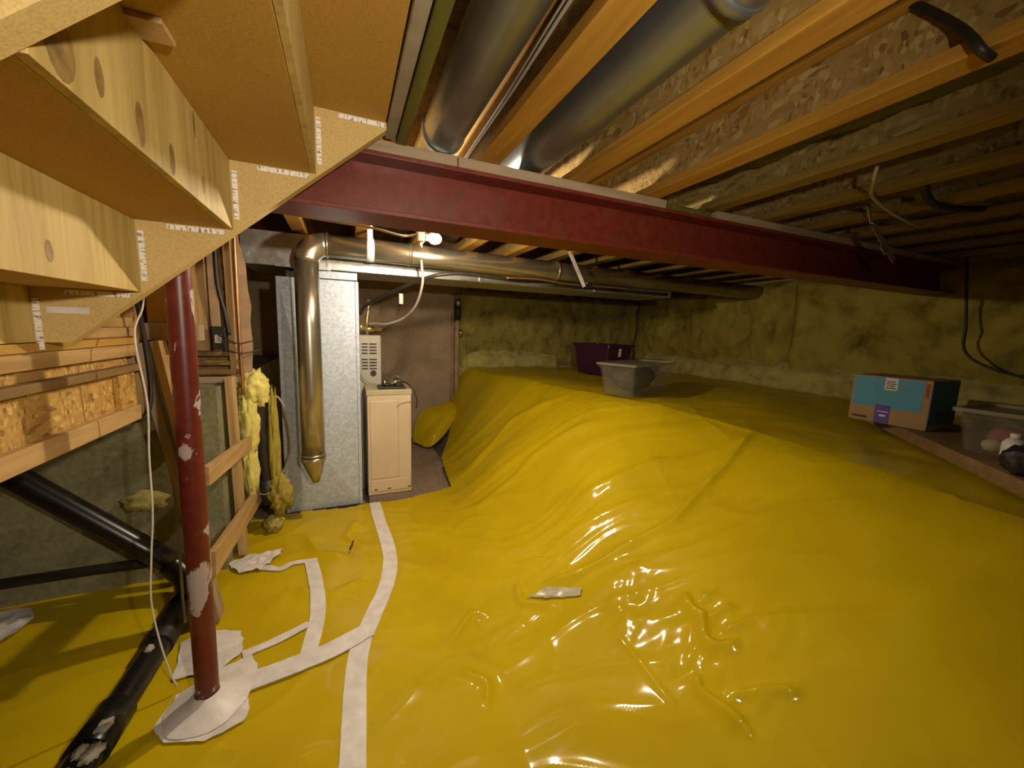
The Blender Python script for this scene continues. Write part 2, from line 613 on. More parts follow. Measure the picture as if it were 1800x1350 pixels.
def in_poly(x, y, P):
    c = False
    j = len(P) - 1
    for i in range(len(P)):
        if (P[i][1] > y) != (P[j][1] > y) and x < (P[j][0] - P[i][0]) * (y - P[i][1]) / (P[j][1] - P[i][1]) + P[i][0]:
            c = not c
        j = i
    return c


# ------------------------------------------------------------------ structure: floor, walls, ceiling
struct(box('floor', -3.2, 4.75, -2.6, 5.5, -0.12, -0.03, 'slab'), 'bare brown concrete pad under the furnace')
PAD = [(-.70, 3.34), (-.3, 3.38), (-.05, 3.33), (.12, 3.37), (.52, 3.37), (.90, 3.5), (1.0, 4.35), (1.22, 4.85), (1.4, 5.6), (-.70, 5.6)]
gx = axis_lines([(-3.08, -.95, .06), (-.95, .85, .0125), (.85, 1.65, .009), (1.65, 2.5, .0125), (2.5, 4.6, .045)])
gy = axis_lines([(-2.5, .2, .07), (.2, .6, .03), (.6, 1.6, .009), (1.6, 2.1, .0125), (2.1, 3.6, .018), (3.6, 5.40, .03)])
idx, vs, fs = {}, [], []
for j, y in enumerate(gy):
    for i, x in enumerate(gx):
        vs.append((x, y, sheet_z(x, y)))
nx = len(gx)
for j in range(len(gy) - 1):
    for i in range(nx - 1):
        cxm, cym = (gx[i] + gx[i + 1]) / 2, (gy[j] + gy[j + 1]) / 2
        if in_poly(cxm, cym, PAD) or (cxm < -.72 and cym > 2.72):
            continue
        fs.append((j * nx + i, j * nx + i + 1, (j + 1) * nx + i + 1, (j + 1) * nx + i))
used = sorted({k for f in fs for k in f})
rm = {k: n for n, k in enumerate(used)}
sheet = thing('vapor_barrier_sheet', 'wrinkled bright yellow plastic sheeting covering the floor and dirt mound', 'plastic sheet', (0, 1.2, 0))
pydata('sheet_film', [vs[k] for k in used], [tuple(rm[k] for k in f) for f in fs], 'sheet', sheet, smooth=True)

# soil under the sheet on the mound
sx = [.9 + i * .1 for i in range(38)]
sy = [-2.5 + j * .12 for j in range(67)]
struct(pydata('ground_mound', [(x, y, ground(x, y) - .035) for y in sy for x in sx],
              [(j * 38 + i, j * 38 + i + 1, (j + 1) * 38 + i + 1, (j + 1) * 38 + i) for j in range(66) for i in range(37)],
              'soil', None, True), 'dark soil mound under the yellow sheet')


def tape(pts, w, ends=None, mat='tape', name='seam_tape', off=.006, n=10):
    path = catmull([(p[0], p[1], 0) for p in pts], n)
    vs, fs = [], []
    L = len(path)
    for i, p in enumerate(path):
        t = (path[min(i + 1, L - 1)] - path[max(i - 1, 0)]).normalized()
        s = Vector((-t.y, t.x, 0))
        ww = w * (1 + .06 * N(p.x * 9, p.y * 9, 1))
        for k in range(7):
            q = p + s * ww * (k / 6 - .5)
            vs.append((q.x, q.y, max(sheet_z(q.x, q.y), ground(q.x, q.y)) + off))
    top = len(vs)
    vs += [(a, b, c - .004) for a, b, c in vs]
    for i in range(L - 1):
        for k in range(6):
            a = i * 7 + k
            fs.append((a + 1, a, a + 7, a + 8))
            fs.append((top + a, top + a + 1, top + a + 8, top + a + 7))
    return pydata(name, vs, fs, mat, sheet, smooth=True)


def patch(poly, mat='tape', name='tape_patch', off=.01, amp=.004):
    cx = sum(p[0] for p in poly) / len(poly)
    cy = sum(p[1] for p in poly) / len(poly)
    vs, fs = [], []
    R = 8
    n = len(poly) * 5
    ring = []
    for a_, b_ in zip(poly, poly[1:] + poly[:1]):
        for k in range(5):
            q = Vector((a_[0] + (b_[0] - a_[0]) * k / 5, a_[1] + (b_[1] - a_[1]) * k / 5, 0))
            ring.append(q + Vector((N(q.x * 40, q.y * 40, 1), N(q.x * 40, q.y * 40, 6), 0)) * .012)
    for r in range(R + 1):
        for p in ring:
            x, y = cx + (p.x - cx) * r / R, cy + (p.y - cy) * r / R
            vs.append((x, y, sheet_z(x, y) + off + amp * N(x * 30, y * 30, 4)))
    for r in range(R):
        for k in range(n):
            fs.append((r * n + k, (r + 1) * n + k, (r + 1) * n + (k + 1) % n, r * n + (k + 1) % n))
    return pydata(name, vs, fs, mat, sheet, smooth=True)


tape([(-.03, .9), (-.011, 1.248), (.018, 1.709), (.09, 1.943), (.19, 2.2), (.235, 2.45), (.235, 2.7), (.215, 3.0), (.20, 3.36)], .088)
tape([(-.45, 1.74), (-.28, 1.765), (-.1, 1.80), (.08, 1.87)], .10, off=.012)
tape([(-.19, 1.80), (-.165, 2.084), (-.19, 2.35), (-.235, 2.61)], .072, off=.009)
tape([(-.20, 2.60), (-.33, 2.61), (-.40, 2.56), (-.50, 2.62)], .045, off=.010)
tape([(-.46, 1.91), (-.34, 1.95), (-.20, 2.02)], .042, off=.010)
for poly in ([(-.70, 1.87), (-.74, 2.10), (-.62, 2.13), (-.50, 2.08), (-.46, 1.93), (-.55, 1.86)],
             [(-.66, 1.78), (-.46, 1.80), (-.39, 1.66), (-.38, 1.56), (-.50, 1.53), (-.63, 1.57), (-.69, 1.65)],
             [(-.58, 1.86), (-.42, 1.90), (-.36, 1.74), (-.45, 1.66)]):
    patch(poly)
patch([(-.53 + .10 * math.cos(k * .785), 1.69 + .10 * math.sin(k * .785)) for k in range(8)], off=.014)
patch([(-.70, 2.72), (-.62, 2.60), (-.50, 2.58), (-.44, 2.70), (-.40, 2.80), (-.52, 2.78), (-.60, 2.80)], off=.02, amp=.02)
patch([(.850, 1.700), (.972, 1.672), (1.085, 1.54), (1.062, 1.51), (.95, 1.61)], 'silver', 'clear_patch', .012)
patch([(-1.80, 2.55), (-1.50, 2.60), (-1.42, 2.48), (-1.46, 2.34), (-1.62, 2.30), (-1.82, 2.38)], 'tape', 'tape_patch', .03, .03)
# flap of sheet folded up beside the furnace pad
fl = catmull([(.78, 5.0, .04), (.82, 5.10, .24), (.93, 5.16, .40), (1.12, 5.18, .47), (1.33, 5.14, .50), (1.36, 5.0, .40), (1.18, 4.84, .18), (.95, 4.76, .02), (.78, 5.0, .04)], 4)[:-1]
fc = Vector((1.06, 4.93, .30))
fv, ff = [fc], []
for r in range(1, 6):
    for p in fl:
        q = fc.lerp(p, r / 5)
        fv.append(q + Vector((0, -.04, .02)) * math.sin(math.pi * r / 5) + Vector((0, 0, .012 * N(q.x * 9, q.y * 9, q.z * 9))))
nf = len(fl)
for k in range(nf):
    ff.append((0, 1 + k, 1 + (k + 1) % nf))
    for r in range(4):
        ff.append((1 + r * nf + k, 1 + (r + 1) * nf + k, 1 + (r + 1) * nf + (k + 1) % nf, 1 + r * nf + (k + 1) % nf))
pydata('folded_flap', fv, ff, 'sheet', sheet, True)
tube('debris_stick', [(-.005, 2.62, .035), (.01, 2.66, .04), (.02, 2.72, .035)], .005, 'ink')
tag(bpy.data.objects['debris_stick'], 'small dark twig lying on the yellow sheet left of the long tape', 'twig')

# walls
struct(box('wall_far', -3.2, 4.75, 5.42, 5.55, -.1, 2.6, 'conc'), 'brown concrete foundation wall behind the furnace')
struct(box('wall_right', 4.66, 4.8, -2.6, 5.5, -.1, 2.6, 'conc'), 'foundation wall behind yellow insulation')
struct(box('wall_back', -3.2, 4.75, -2.7, -2.55, -.1, 2.6, 'conc'), 'foundation wall behind the viewer')
struct(box('wall_left', -3.3, -3.1, -2.6, 5.5, -.1, 3.4, 'conc_g'), 'damp foundation wall beyond the landing')
struct(box('wall_stub', -3.1, -.69, 2.70, 5.4, -.1, 1.12, 'conc_g'), 'damp greenish concrete stem wall under the landing')
struct(box('ceiling', .20, 4.66, -2.55, 5.42, 2.417, 2.44, 'subfloor'), 'dark subfloor panels above the joists')
struct(box('ceiling_upper', -3.1, .20, 1.60, 5.42, 2.417, 2.44, 'subfloor'), 'dark subfloor panels above the furnace side')


def insulation(name, mat, axis, pos, u0, u1, v0, v1, du, amp, seed, parent=None, tilt=0.0):
    nu, nv = int((u1 - u0) / du) + 1, int((v1 - v0) / du) + 1
    vs, fs = [], []
    for j in range(nv):
        for i in range(nu):
            u, v = u0 + (u1 - u0) * i / (nu - 1), v0 + (v1 - v0) * j / (nv - 1)
            k = N(u * 1.6 + seed, v * 2.2, seed) + .6 * N(u * 4.3, v * 5 + seed, 2) + .35 * N(u * 11, v * 12, seed + 4) + .2 * N(u * 26, v * 26, 8)
            e = min(1., min(i, nu - 1 - i) / 3, min(j, nv - 1 - j) / 3)
            d = (.05 + amp * (k + .6) + tilt * (1 - j / (nv - 1))) * (.15 + .85 * e)
            vs.append((pos - d, u, v) if axis == 'x' else (u, pos - d, v))
    for j in range(nv - 1):
        for i in range(nu - 1):
            f = (j * nu + i, j * nu + i + 1, (j + 1) * nu + i + 1, (j + 1) * nu + i)
            fs.append(f if axis == 'y' else f[::-1])
    return pydata(name, vs, fs, mat, parent, True)


tag(insulation('insulation_blanket', 'glass_d', 'y', 5.42, 1.49, 4.62, .97, 2.10, .03, .05, 1.3),
    'dark dirty yellow fibreglass blanket on the far wall beyond the tubs', 'insulation')
tag(insulation('insulation_blanket', 'glass_y', 'x', 4.66, 2.85, 5.40, 1.0, 2.165, .03, .085, 4.1),
    'yellow fibreglass blanket on the wall behind the cloudy tub', 'insulation', 'fibreglass blankets on the side wall')
tag(insulation('insulation_blanket', 'glass_y', 'x', 4.66, 1.05, 2.85, 1.0, 2.165, .03, .085, 7.7),
    'yellow fibreglass blanket on the wall behind the blue box', 'insulation', 'fibreglass blankets on the side wall')
tag(insulation('insulation_blanket', 'glass_y', 'x', 4.66, -1.2, 1.05, 1.0, 2.165, .04, .085, 2.9),
    'yellow fibreglass blanket at the edge beside the hanging cable', 'insulation', 'fibreglass blankets on the side wall')
tag(insulation('insulation_roll', 'glass_lo', 'x', 4.60, .2, 5.1, .88, 1.24, .03, .05, 5.5, tilt=.10),
    'pale fluffy strip of torn fibreglass along the foot of the side wall', 'insulation')
tag(insulation('insulation_roll', 'glass_lo', 'y', 5.40, 1.52, 3.1, .90, 1.22, .03, .05, 9.5, tilt=.10),
    'pale lumpy fibreglass slumped at the far wall beside the purple tub', 'insulation')

# ------------------------------------------------------------------ joists, beam, post
JZ = 2.175
JB = JZ + .24


def unit_mesh(name, w, h, L, mat):
    bm = box_bm(-w / 2, w / 2, 0, L, 0, h, .003)
    me = bpy.data.meshes.new(name)
    bm.to_mesh(me)
    bm.free()
    me.materials.append(MT[mat])
    return me


def joist_set(L, tagname, fm='fl_y', wm='osb'):
    return (unit_mesh('flange_' + tagname, .09, .038, L, fm), unit_mesh('web_' + tagname, .011, .164, L, wm))


FULL, SHORT = joist_set(7.92, 'full'), joist_set(3.76, 'short')
DIMMED = joist_set(7.92, 'aged', 'fl_aged', 'osb_aged')  # joist set with the far ceiling's shade in its colours


def joist(x, y0, meshes, label, group):
    t = thing('floor_joist', label, 'joist', (x, y0, JZ), group)
    for nm, me, dz in (('bottom_flange', meshes[0], 0), ('web', meshes[1], .038), ('top_flange', meshes[0], .202)):
        o = link(nm, me, None, t)
        o.matrix_parent_inverse.identity()
        o.location = (0, 0, dz)
    return t


jl = ['first floor joist over the beam, between the two round ducts',
      'second floor joist over the beam, against the larger round duct',
      'third floor joist, the last brightly lit one over the beam',
      'fourth floor joist from the ducts, dim olive underside',
      'fifth floor joist from the ducts, in dark ceiling beyond the green block',
      'sixth floor joist from the ducts, with the loose white cable under it',
      'seventh floor joist from the ducts, behind the hanging steel strap',
      'eighth floor joist from the ducts, in the dark corner',
      'ninth floor joist from the ducts, in the dark corner',
      'last floor joist, nearest the insulated side wall']
for k in range(10):
    joist(.5575 + k * .4265, -2.53, FULL if k < 3 else DIMMED, jl[k], 'floor joists across the ceiling')
for k, x in enumerate((.131, -.296, -.722, -1.149)):
    joist(x, 1.63, SHORT, ['short joist above the flue elbow beside the stair opening', 'short joist above the rectangular trunk duct',
                           'short joist above the stud wall', 'short joist hidden over the landing wall'][k], 'short joists beyond the beam')

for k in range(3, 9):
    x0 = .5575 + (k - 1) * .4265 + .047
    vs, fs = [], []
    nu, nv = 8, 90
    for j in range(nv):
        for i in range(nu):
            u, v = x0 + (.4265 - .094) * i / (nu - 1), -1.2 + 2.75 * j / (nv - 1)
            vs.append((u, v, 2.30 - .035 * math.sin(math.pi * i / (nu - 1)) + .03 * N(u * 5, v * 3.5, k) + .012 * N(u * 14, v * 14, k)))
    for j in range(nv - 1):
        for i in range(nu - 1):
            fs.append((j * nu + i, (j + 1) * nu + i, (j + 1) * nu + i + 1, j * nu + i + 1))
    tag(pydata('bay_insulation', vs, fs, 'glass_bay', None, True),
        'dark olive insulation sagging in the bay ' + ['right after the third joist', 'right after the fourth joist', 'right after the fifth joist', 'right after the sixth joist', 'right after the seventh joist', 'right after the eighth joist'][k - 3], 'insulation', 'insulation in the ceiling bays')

t = thing('stair_trimmer', 'olive green stained trimmer board with grey edge along the stair opening', 'board', (.2, -2.5, JZ))
box('trimmer_board', .190, .226, -2.53, 1.62, JZ - .005, JB, 'treated', t, .002)
box('grey_edging', .150, .188, -2.53, 1.60, JZ + .005, JZ + .10, 'strip', t, .004)
box('rust_liner', .2275, .236, -2.53, 1.62, JZ + .03, JB, MT['osb'], t)

beam = thing('steel_beam', 'dark red painted steel I-beam carrying the joists', 'steel beam', (1.9, 1.694, 1.914))
box('bottom_flange', -.62, 4.60, 1.594, 1.794, 1.914, 1.930, 'beam', beam, .002)
box('web', -.62, 4.60, 1.688, 1.700, 1.930, 2.116, 'beam', beam)
box('top_flange', -.62, 4.60, 1.594, 1.794, 2.116, 2.132, 'beam', beam, .002)
for i, (a, b) in enumerate(((-.62, .425), (.428, 1.50), (1.86, 4.6))):
    tag(box('nailer_plate', a, b, 1.60, 1.79, 2.133, 2.174, 'lum_x', None, .003),
        ['weathered wood plate on the beam under the first duct', 'weathered wood plate on the beam under the second duct',
         'weathered wood plate on the dark far end of the beam'][i], 'plank', 'wood plates on top of the beam')
tag(box('filler_block', 1.53, 1.84, 1.62, 1.75, 2.133, 2.172, MT['treated'], None, .01), 'dark green filler block on the beam after the plate gap', 'block')

post = thing('steel_post', 'scraped red painted round steel post standing in white tape', 'post', (-.53, 1.694, 0))
ph = []
for i in range(41):
    z = i / 40 * 1.90
    ph.append((-.53 + .016 * (z / 1.9), 1.694, z + .0))
tube('shaft', ph, .038, 'post', post, 28, False)
box('cap_plate', -.60, -.43, 1.62, 1.77, 1.898, 1.912, 'post', post, .002)
cv, cf = [], []
for r_, h_ in ((.135, None), (.10, .030), (.06, .042), (.041, .062)):
    for k in range(28):
        a = 2 * math.pi * k / 28
        rr = r_ * (1 + .10 * N(math.cos(a) * 2, math.sin(a) * 2, r_ * 20))
        if r_ < .05:
            rr = .0405
        px_, py_ = -.53 + rr * math.cos(a), 1.694 + rr * math.sin(a)
        cv.append((px_, py_, sheet_z(px_, py_) + .014 if h_ is None else max(h_, sheet_z(px_, py_) + .018) + .004 * N(px_ * 50, py_ * 50, 2)))
for q in range(3):
    for k in range(28):
        cf.append((q * 28 + k, q * 28 + (k + 1) % 28, (q + 1) * 28 + (k + 1) % 28, (q + 1) * 28 + k))
pydata('tape_collar', cv, cf, 'tape', post, True)

# ------------------------------------------------------------------ stairs
st = thing('staircase', 'underside of bare wooden stairs with printed white strips on the stringer', 'stairs', (-.4, 1.07, 1.4))
RUN, RISE = .2363, .2040
CX, CZ = -.074, 2.190       # underside corner of tread against riser back
NT = 5
sl = RISE / RUN


def low(x):
    return 1.981 + sl * (x + .078)


prism('stringer', [(-.855, 1.427), (-.712, 1.427), (.148, low(.148) - .008), (.148, 2.415), (-.25, 2.30), (-.855, 1.80)], 1.502, 1.540, 'stringer', st)
prism('stringer', [(-.855, 1.427), (-.728, 1.427), (.145, low(.145) + .006), (.145, 2.415), (-.25, 2.30), (-.855, 1.80)], .600, .640, MT['stringer'], st)
for k in range(4):
    x, z = CX - RUN * k, CZ - RISE * k
    if True:
        box('tread', x - .035, x + RUN - .0165, .642, 1.500, z, z + .026, 'board', st, .002)
        box('riser', x - .016, x, .642, 1.500, max(z - RISE, 1.427), z - .0005, 'ply_y', st, .001)
box('wood_block', -.312, -.262, .880, .940, 1.976, 1.9855, MT['stud_z'], st, .001)
for (ky, kz, ra, rb, xx) in ((.70, 1.825, .030, .040, CX - RUN), (.786, 1.835, .012, .026, CX - RUN), (.905, 1.825, .016, .036, CX - RUN), (1.038, 1.818, .014, .030, CX - RUN), (1.231, 1.83, .010, .020, CX - RUN), (1.19, 1.95, .008, .03, CX - RUN), (1.12, 1.63, .012, .022, CX - 2 * RUN)):
    kv = [(xx + .0006, ky + ra * math.cos(q * math.pi / 8), kz + rb * math.sin(q * math.pi / 8)) for q in range(16)] + [(xx - .001, ky + ra * math.cos(q * math.pi / 8), kz + rb * math.sin(q * math.pi / 8)) for q in range(16)]
    pydata('wood_knot', kv, [tuple(range(16))] + [(q, q + 16, (q + 1) % 16 + 16, (q + 1) % 16) for q in range(16)], 'knot', st)
for k in range(4):
    x, z = CX - RUN * k, CZ - RISE * k
    box('printed_strip', x + .004, x + .018, 1.4995, 1.5015, z - .172, z - .030, 'lab_z', st)
    box('printed_strip', x + .072, x + .214, 1.4995, 1.5015, z - .018, z - .004, 'lab_x', st)
box('white_strip', -.752, -.665, 1.4995, 1.5015, 1.508, 1.526, 'paper', st)

# ------------------------------------------------------------------ landing and its walls
ld = thing('stair_landing', 'lit wooden landing platform of oriented strand board at the stair foot', 'landing', (-.85, 1.0, 1.09))
box('bottom_flange', -.86, -.785, -1.8, 2.06, 1.090, 1.150, 'lum_y', ld, .003)
box('web', -.830, -.812, -1.8, 2.05, 1.150, 1.352, 'osb_l', ld)
box('top_flange', -.86, -.785, -1.8, 2.06, 1.352, 1.400, 'lum_y', ld, .003)
box('rail_batten', -.812, -.775, -1.8, 2.10, 1.290, 1.318, 'plank', ld, .004)
box('stiffener', -.812, -.792, 1.93, 2.05, 1.150, 1.290, 'osb_l', ld, .002)
box('stiffener', -.812, -.794, 1.985, 2.02, 1.150, 1.290, 'stud_z', ld, .002)
box('deck', -2.9, -.775, -1.8, 2.06, 1.401, 1.425, 'board', ld)
box('back_rim', -2.9, -2.85, -1.8, 2.06, 1.09, 1.40, 'osb_l', ld)
tag(box('bottom_plate', -.90, -.815, 1.45, 2.16, 1.426, 1.464, 'lum_y', None, .003), 'lit lower plate of the landing stud wall', 'plank', 'plates of the landing wall')
tag(box('bottom_plate', -.90, -.822, 1.45, 2.16, 1.465, 1.503, 'lum_y', None, .003), 'lit upper plate stacked on the landing wall plate', 'plank', 'plates of the landing wall')
tag(box('plywood_sheet', -.90, -.86, 1.20, 2.16, 1.504, 2.40, 'ply_y', None, .001), 'lit plywood sheet standing on the landing plates behind the stairs', 'plywood')
tag(box('wall_stud', -.90, -.815, 2.162, 2.20, 1.09, 2.40, 'stud_z', None, .003), 'lit wall stud at the end of the landing plates', 'stud', 'wall studs')
tag(box('hardboard_panel', -.790, -.62, 2.205, 2.225, 1.485, 2.40, 'board', None, .001), 'flat brown hardboard panel behind the red post', 'panel')
tag(box('ledger_board', -.815, -.60, 2.165, 2.24, 1.41, 1.483, 'stud_old', None, .003), 'grey weathered ledger board under the hardboard panel', 'plank')

# leaning studs left of the post
tag(obox('leaning_stud', (-.80, 2.16, 1.40), (-.625, 2.22, .02), .038, .085, 'stud_old', None, (0, 1, 0), .003),
    'long grey leaning stud behind the red post', 'stud', 'leaning studs behind the post')
tag(obox('leaning_stud', (-.742, 2.15, 1.41), (-.668, 2.17, .78), .030, .080, 'stud_z', None, (0, 1, 0), .003),
    'short pale leaning stud cut off beside the red post', 'stud', 'leaning studs behind the post')

# frame of stud and two rails between post and furnace
tag(obox('frame_stud', (-.640, 2.84, .02), (-.650, 2.83, 1.17), .085, .040, 'stud_z', None, (1, 0, 0), .003),
    'pale upright stud in front of the yellow insulation', 'stud')
tag(obox('frame_rail', (-.598, 2.10, .80), (-.598, 3.08, .70), .030, .090, 'lum_y', None, (0, 0, 1), .003),
    'upper pale rail board nailed across the upright stud', 'plank', 'rail boards on the stud frame')
tag(obox('frame_rail', (-.598, 2.10, .37), (-.598, 3.22, .27), .030, .120, 'lum_y', None, (0, 0, 1), .003),
    'lower pale rail board nailed across the upright stud', 'plank', 'rail boards on the stud frame')

# stud wall above the stem wall
for i, (x0, x1, y, m, lab) in enumerate(((-.83, -.765, 2.92, 'stud_z', 'lit double wall stud just beyond the red post'),
                                         (-.755, -.705, 2.94, 'kraft', 'torn edged tan wall board beside the lit studs'),
                                         (-.665, -.632, 2.92, 'stud_z', 'slim wall stud left of the copper pipe'))):
    tag(box('wall_stud', x0, x1, y, y + .09, 1.32 if i < 2 else 1.12, 2.17, m, None, .003), lab, 'stud', 'wall studs')
tag(box('wall_plate', -1.2, -.62, 2.90, 3.04, 1.122, 1.16, 'lum_x', None, .003), 'wood plate on top of the stem wall', 'plank')
for k in range(3):
    tag(box('cripple_board', -.85, -.60 - .03 * k, 2.905 + .02 * k, 2.935 + .02 * k, 1.175 + .055 * k, 1.205 + .055 * k, 'plank', None, .002),
        ['lowest short board between the wall studs', 'middle short board between the wall studs', 'highest short board between the wall studs'][k], 'plank', 'short boards between the studs')
tag(box('strand_panel', -.95, -.62, 3.05, 3.07, 1.165, 2.17, 'osb', None), 'strand board sheathing behind the wall studs', 'panel')
# kraft paper with torn edge
kp = [(-.622, 2.17), (-.595, 2.17), (-.588, 1.98), (-.560, 1.86), (-.555, 1.70), (-.542, 1.60), (-.552, 1.50), (-.545, 1.36), (-.558, 1.18), (-.622, 1.18)]
tag(prism('paper_facing', kp, 2.96, 2.964, 'kraft'), 'torn brown paper facing right of the copper pipe', 'paper')
tag(tube('copper_pipe', [(-.600, 2.90, 1.05), (-.602, 2.90, 1.4), (-.600, 2.90, 1.9), (-.598, 2.90, 2.17)], .011, 'copper'), 'thin vertical copper pipe in front of the torn paper', 'pipe')
tag(tube('wall_cable', [(-.69, 2.885, 2.17), (-.695, 2.88, 1.9), (-.69, 2.88, 1.7), (-.665, 2.88, 1.55), (-.65, 2.88, 1.42)], .012, 'rubber'), 'black cable running down between the wall studs', 'cable')
jb = thing('junction_box', 'dark metal junction box with stray wires on the wall studs', 'electrical box', (-.70, 2.88, 1.35))
box('box_body', -.735, -.665, 2.86, 2.90, 1.33, 1.47, 'rubber', jb, .004)
tube('loose_wire', [(-.70, 2.86, 1.42), (-.66, 2.84, 1.40), (-.60, 2.86, 1.37), (-.52, 2.9, 1.39)], .004, 'rubber', jb, 6)
tube('loose_wire', [(-.69, 2.86, 1.38), (-.65, 2.85, 1.33), (-.58, 2.88, 1.31), (-.50, 2.95, 1.33)], .004, 'rubber', jb, 6)
box('box_cover', -.72, -.685, 2.855, 2.86, 1.37, 1.42, 'grey_e', jb, .002)

# yellow insulation hanging by the frame, black stack pipe
iw = thing('insulation_tuft', 'bright yellow torn insulation hanging round the black stack pipe', 'insulation', (-.55, 3.0, .3))
blob('tuft', (-.565, 3.02, 1.06), (.085, .05, .12), .35, 'glass_b', iw, 4, 2.6, 1.0)
blob('tuft', (-.60, 3.0, .82), (.055, .05, .22), .30, 'glass_b', iw, 4, 2.6, 2.0)
blob('tuft', (-.605, 3.0, .52), (.045, .05, .20), .30, 'glass_b', iw, 4, 2.6, 3.0)
blob('tuft', (-.47, 3.06, .62), (.035, .04, .42), .30, 'glass_y', iw, 4, 2.6, 4.0)
blob('tuft', (-.45, 3.05, .30), (.07, .06, .14), .40, 'glass_y', iw, 4, 2.8, 5.0)
sp = thing('stack_pipe', 'dark brown vertical stack pipe wrapped in yellow insulation', 'pipe', (-.53, 3.06, .1))
tube('pipe_run', [(-.55, 3.06, 1.0), (-.535, 3.06, .60), (-.52, 3.06, .26)], .035, 'rubber', sp, 16)
tube('pipe_hub', [(-.528, 3.06, .42), (-.52, 3.06, .24)], .045, 'rubber', sp, 16, False)
tube('wire_tie', [(-.57, 3.01, .34), (-.53, 2.99, .335), (-.48, 3.02, .345)], .003, 'cable', sp, 6)
blob('debris_clump', (-.50, 3.08, .08), (.06, .05, .06), .4, 'glass_lo', None, 3, 2.5, 8.0)
tag(bpy.data.objects['debris_clump'], 'pale clump of insulation debris at the foot of the frame', 'insulation')
tag(tube('condensate_hose', [(-.50, 3.08, 1.0), (-.44, 3.15, .97), (-.40, 3.2, .80), (-.40, 3.25, .55), (-.45, 3.2, .40)], .008, 'cable'), 'thin pale hose curling beside the galvanized duct', 'hose')

# black drain pipe
dp = thing('drain_pipe', 'glossy black drain pipe sloping down behind the post and along the floor', 'pipe', (-.8, 2.4, .06))
tube('sloped_run', [(-1.95, 2.54, 1.24), (-1.48, 2.52, .78), (-1.0, 2.50, .31), (-.86, 2.49, .18)], .054, 'abs', dp, 24, False)
tube('elbow', [(-.89, 2.495, .20), (-.82, 2.46, .125), (-.79, 2.38, .085), (-.785, 2.28, .078)], .060, 'abs', dp, 24)
tube('floor_run', [(-.785, 2.30, .075), (-.80, 1.9, .065), (-.825, 1.5, .06), (-.85, .9, .055)], .050, 'abs', dp, 24)
tube('coupling', [(-.787, 2.24, .076), (-.795, 2.02, .068)], .058, 'rubber', dp, 24, False)
tube('coupling', [(-.812, 1.72, .063), (-.822, 1.56, .061)], .062, 'abs', dp, 24, False)
for i, (x, y, s) in enumerate(((-.79, 1.60, 1), (-.815, 1.52, .8), (-.78, 1.50, 1.2), (-.83, 1.43, 1.3), (-.80, 1.40, 1), (-.85, 1.36, 1.1), (-.795, 1.95, .7))):
    blob('grime_clump', (x, y, .118), (.022 * s, .028 * s, .010), .5, 'grime', dp, 3, 2.5, 11.0 + i)
tag(tube('water_pipe', [(-2.6, 2.62, .16), (-1.6, 2.62, .172), (-1.1, 2.62, .165), (-.84, 2.60, .155)], .026, 'rubber', None, 14), 'thin black pipe running along the foot of the damp wall', 'pipe')
tag(blob('foam_patch', (-.88, 2.66, .88), (.07, .05, .08), .35, 'glass_lo', None, 3, 2.5, 21.0), 'yellow foam patch on the damp wall beside the leaning studs', 'foam')
tag(blob('foam_patch', (-1.04, 2.67, .50), (.10, .04, .055), .35, 'glass_lo', None, 3, 2.5, 22.0), 'yellow foam patch on the damp wall above the black drain pipe', 'foam')
tag(tube('hanging_cord', [(-.70, 1.98, 1.72), (-.705, 1.94, 1.55), (-.685, 1.80, 1.44), (-.668, 1.80, 1.2), (-.677, 1.80, 1.0), (-.683, 1.80, .78), (-.70, 1.80, .60), (-.713, 1.80, .42), (-.70, 1.80, .25), (-.677, 1.80, .10), (-.66, 1.80, .03)], .0032, 'white', None, 8),
    'long white cord hanging down left of the red post', 'cord')
tag(tube('bead_chain', [(-.79, 2.25, .86), (-.765, 2.23, .80), (-.755, 2.22, .60), (-.75, 2.2, .40), (-.74, 2.16, .20), (-.72, 2.10, .10)], .006, 'cable', None, 8),
    'pale twisted string hanging beside the leaning studs', 'cord')
tag(tube('landing_cable', [(-.775, 2.07, 1.60), (-.770, 2.10, 1.45), (-.765, 2.11, 1.25), (-.770, 2.10, 1.14), (-.79, 2.085, 1.085), (-.83, 2.075, 1.075)], .009, 'rubber', None, 10),
    'black cable curving round the end of the landing', 'cable')

# ------------------------------------------------------------------ furnace corner
gd = thing('return_duct', 'tall galvanized sheet metal duct with cross-broken front', 'duct', (-.18, 3.7, 0))
x0, x1, yf, z0, z1 = -.455, .100, 3.40, 0.0, 1.845
cx, cz = -.19, .46
vs = [(x0, yf, z0), (x1, yf, z0), (x1, yf, z1), (x0, yf, z1), (cx, yf - .045, cz), (x0, 4.0, z0), (x1, 4.0, z0), (x1, 4.0, z1), (x0, 4.0, z1)]
pydata('duct_body', vs, [(0, 1, 4), (1, 2, 4), (2, 3, 4), (3, 0, 4), (1, 6, 7, 2), (0, 3, 8, 5), (5, 8, 7, 6), (3, 2, 7, 8), (0, 5, 6, 1)], 'galv', gd)
box('corner_seam', x1 - .018, x1 + .006, yf - .012, yf + .03, 0, z1, 'galv', gd, .002)
box('corner_seam', x0 - .006, x0 + .016, yf - .010, yf + .03, 0, z1, 'galv', gd, .002)
box('collar', -.40, .06, 3.44, 3.96, 1.846, 1.90, 'rubber', gd)
box('top_flange', -.20, .098, 3.36, 3.42, 1.850, 1.905, 'galv', gd, .002)

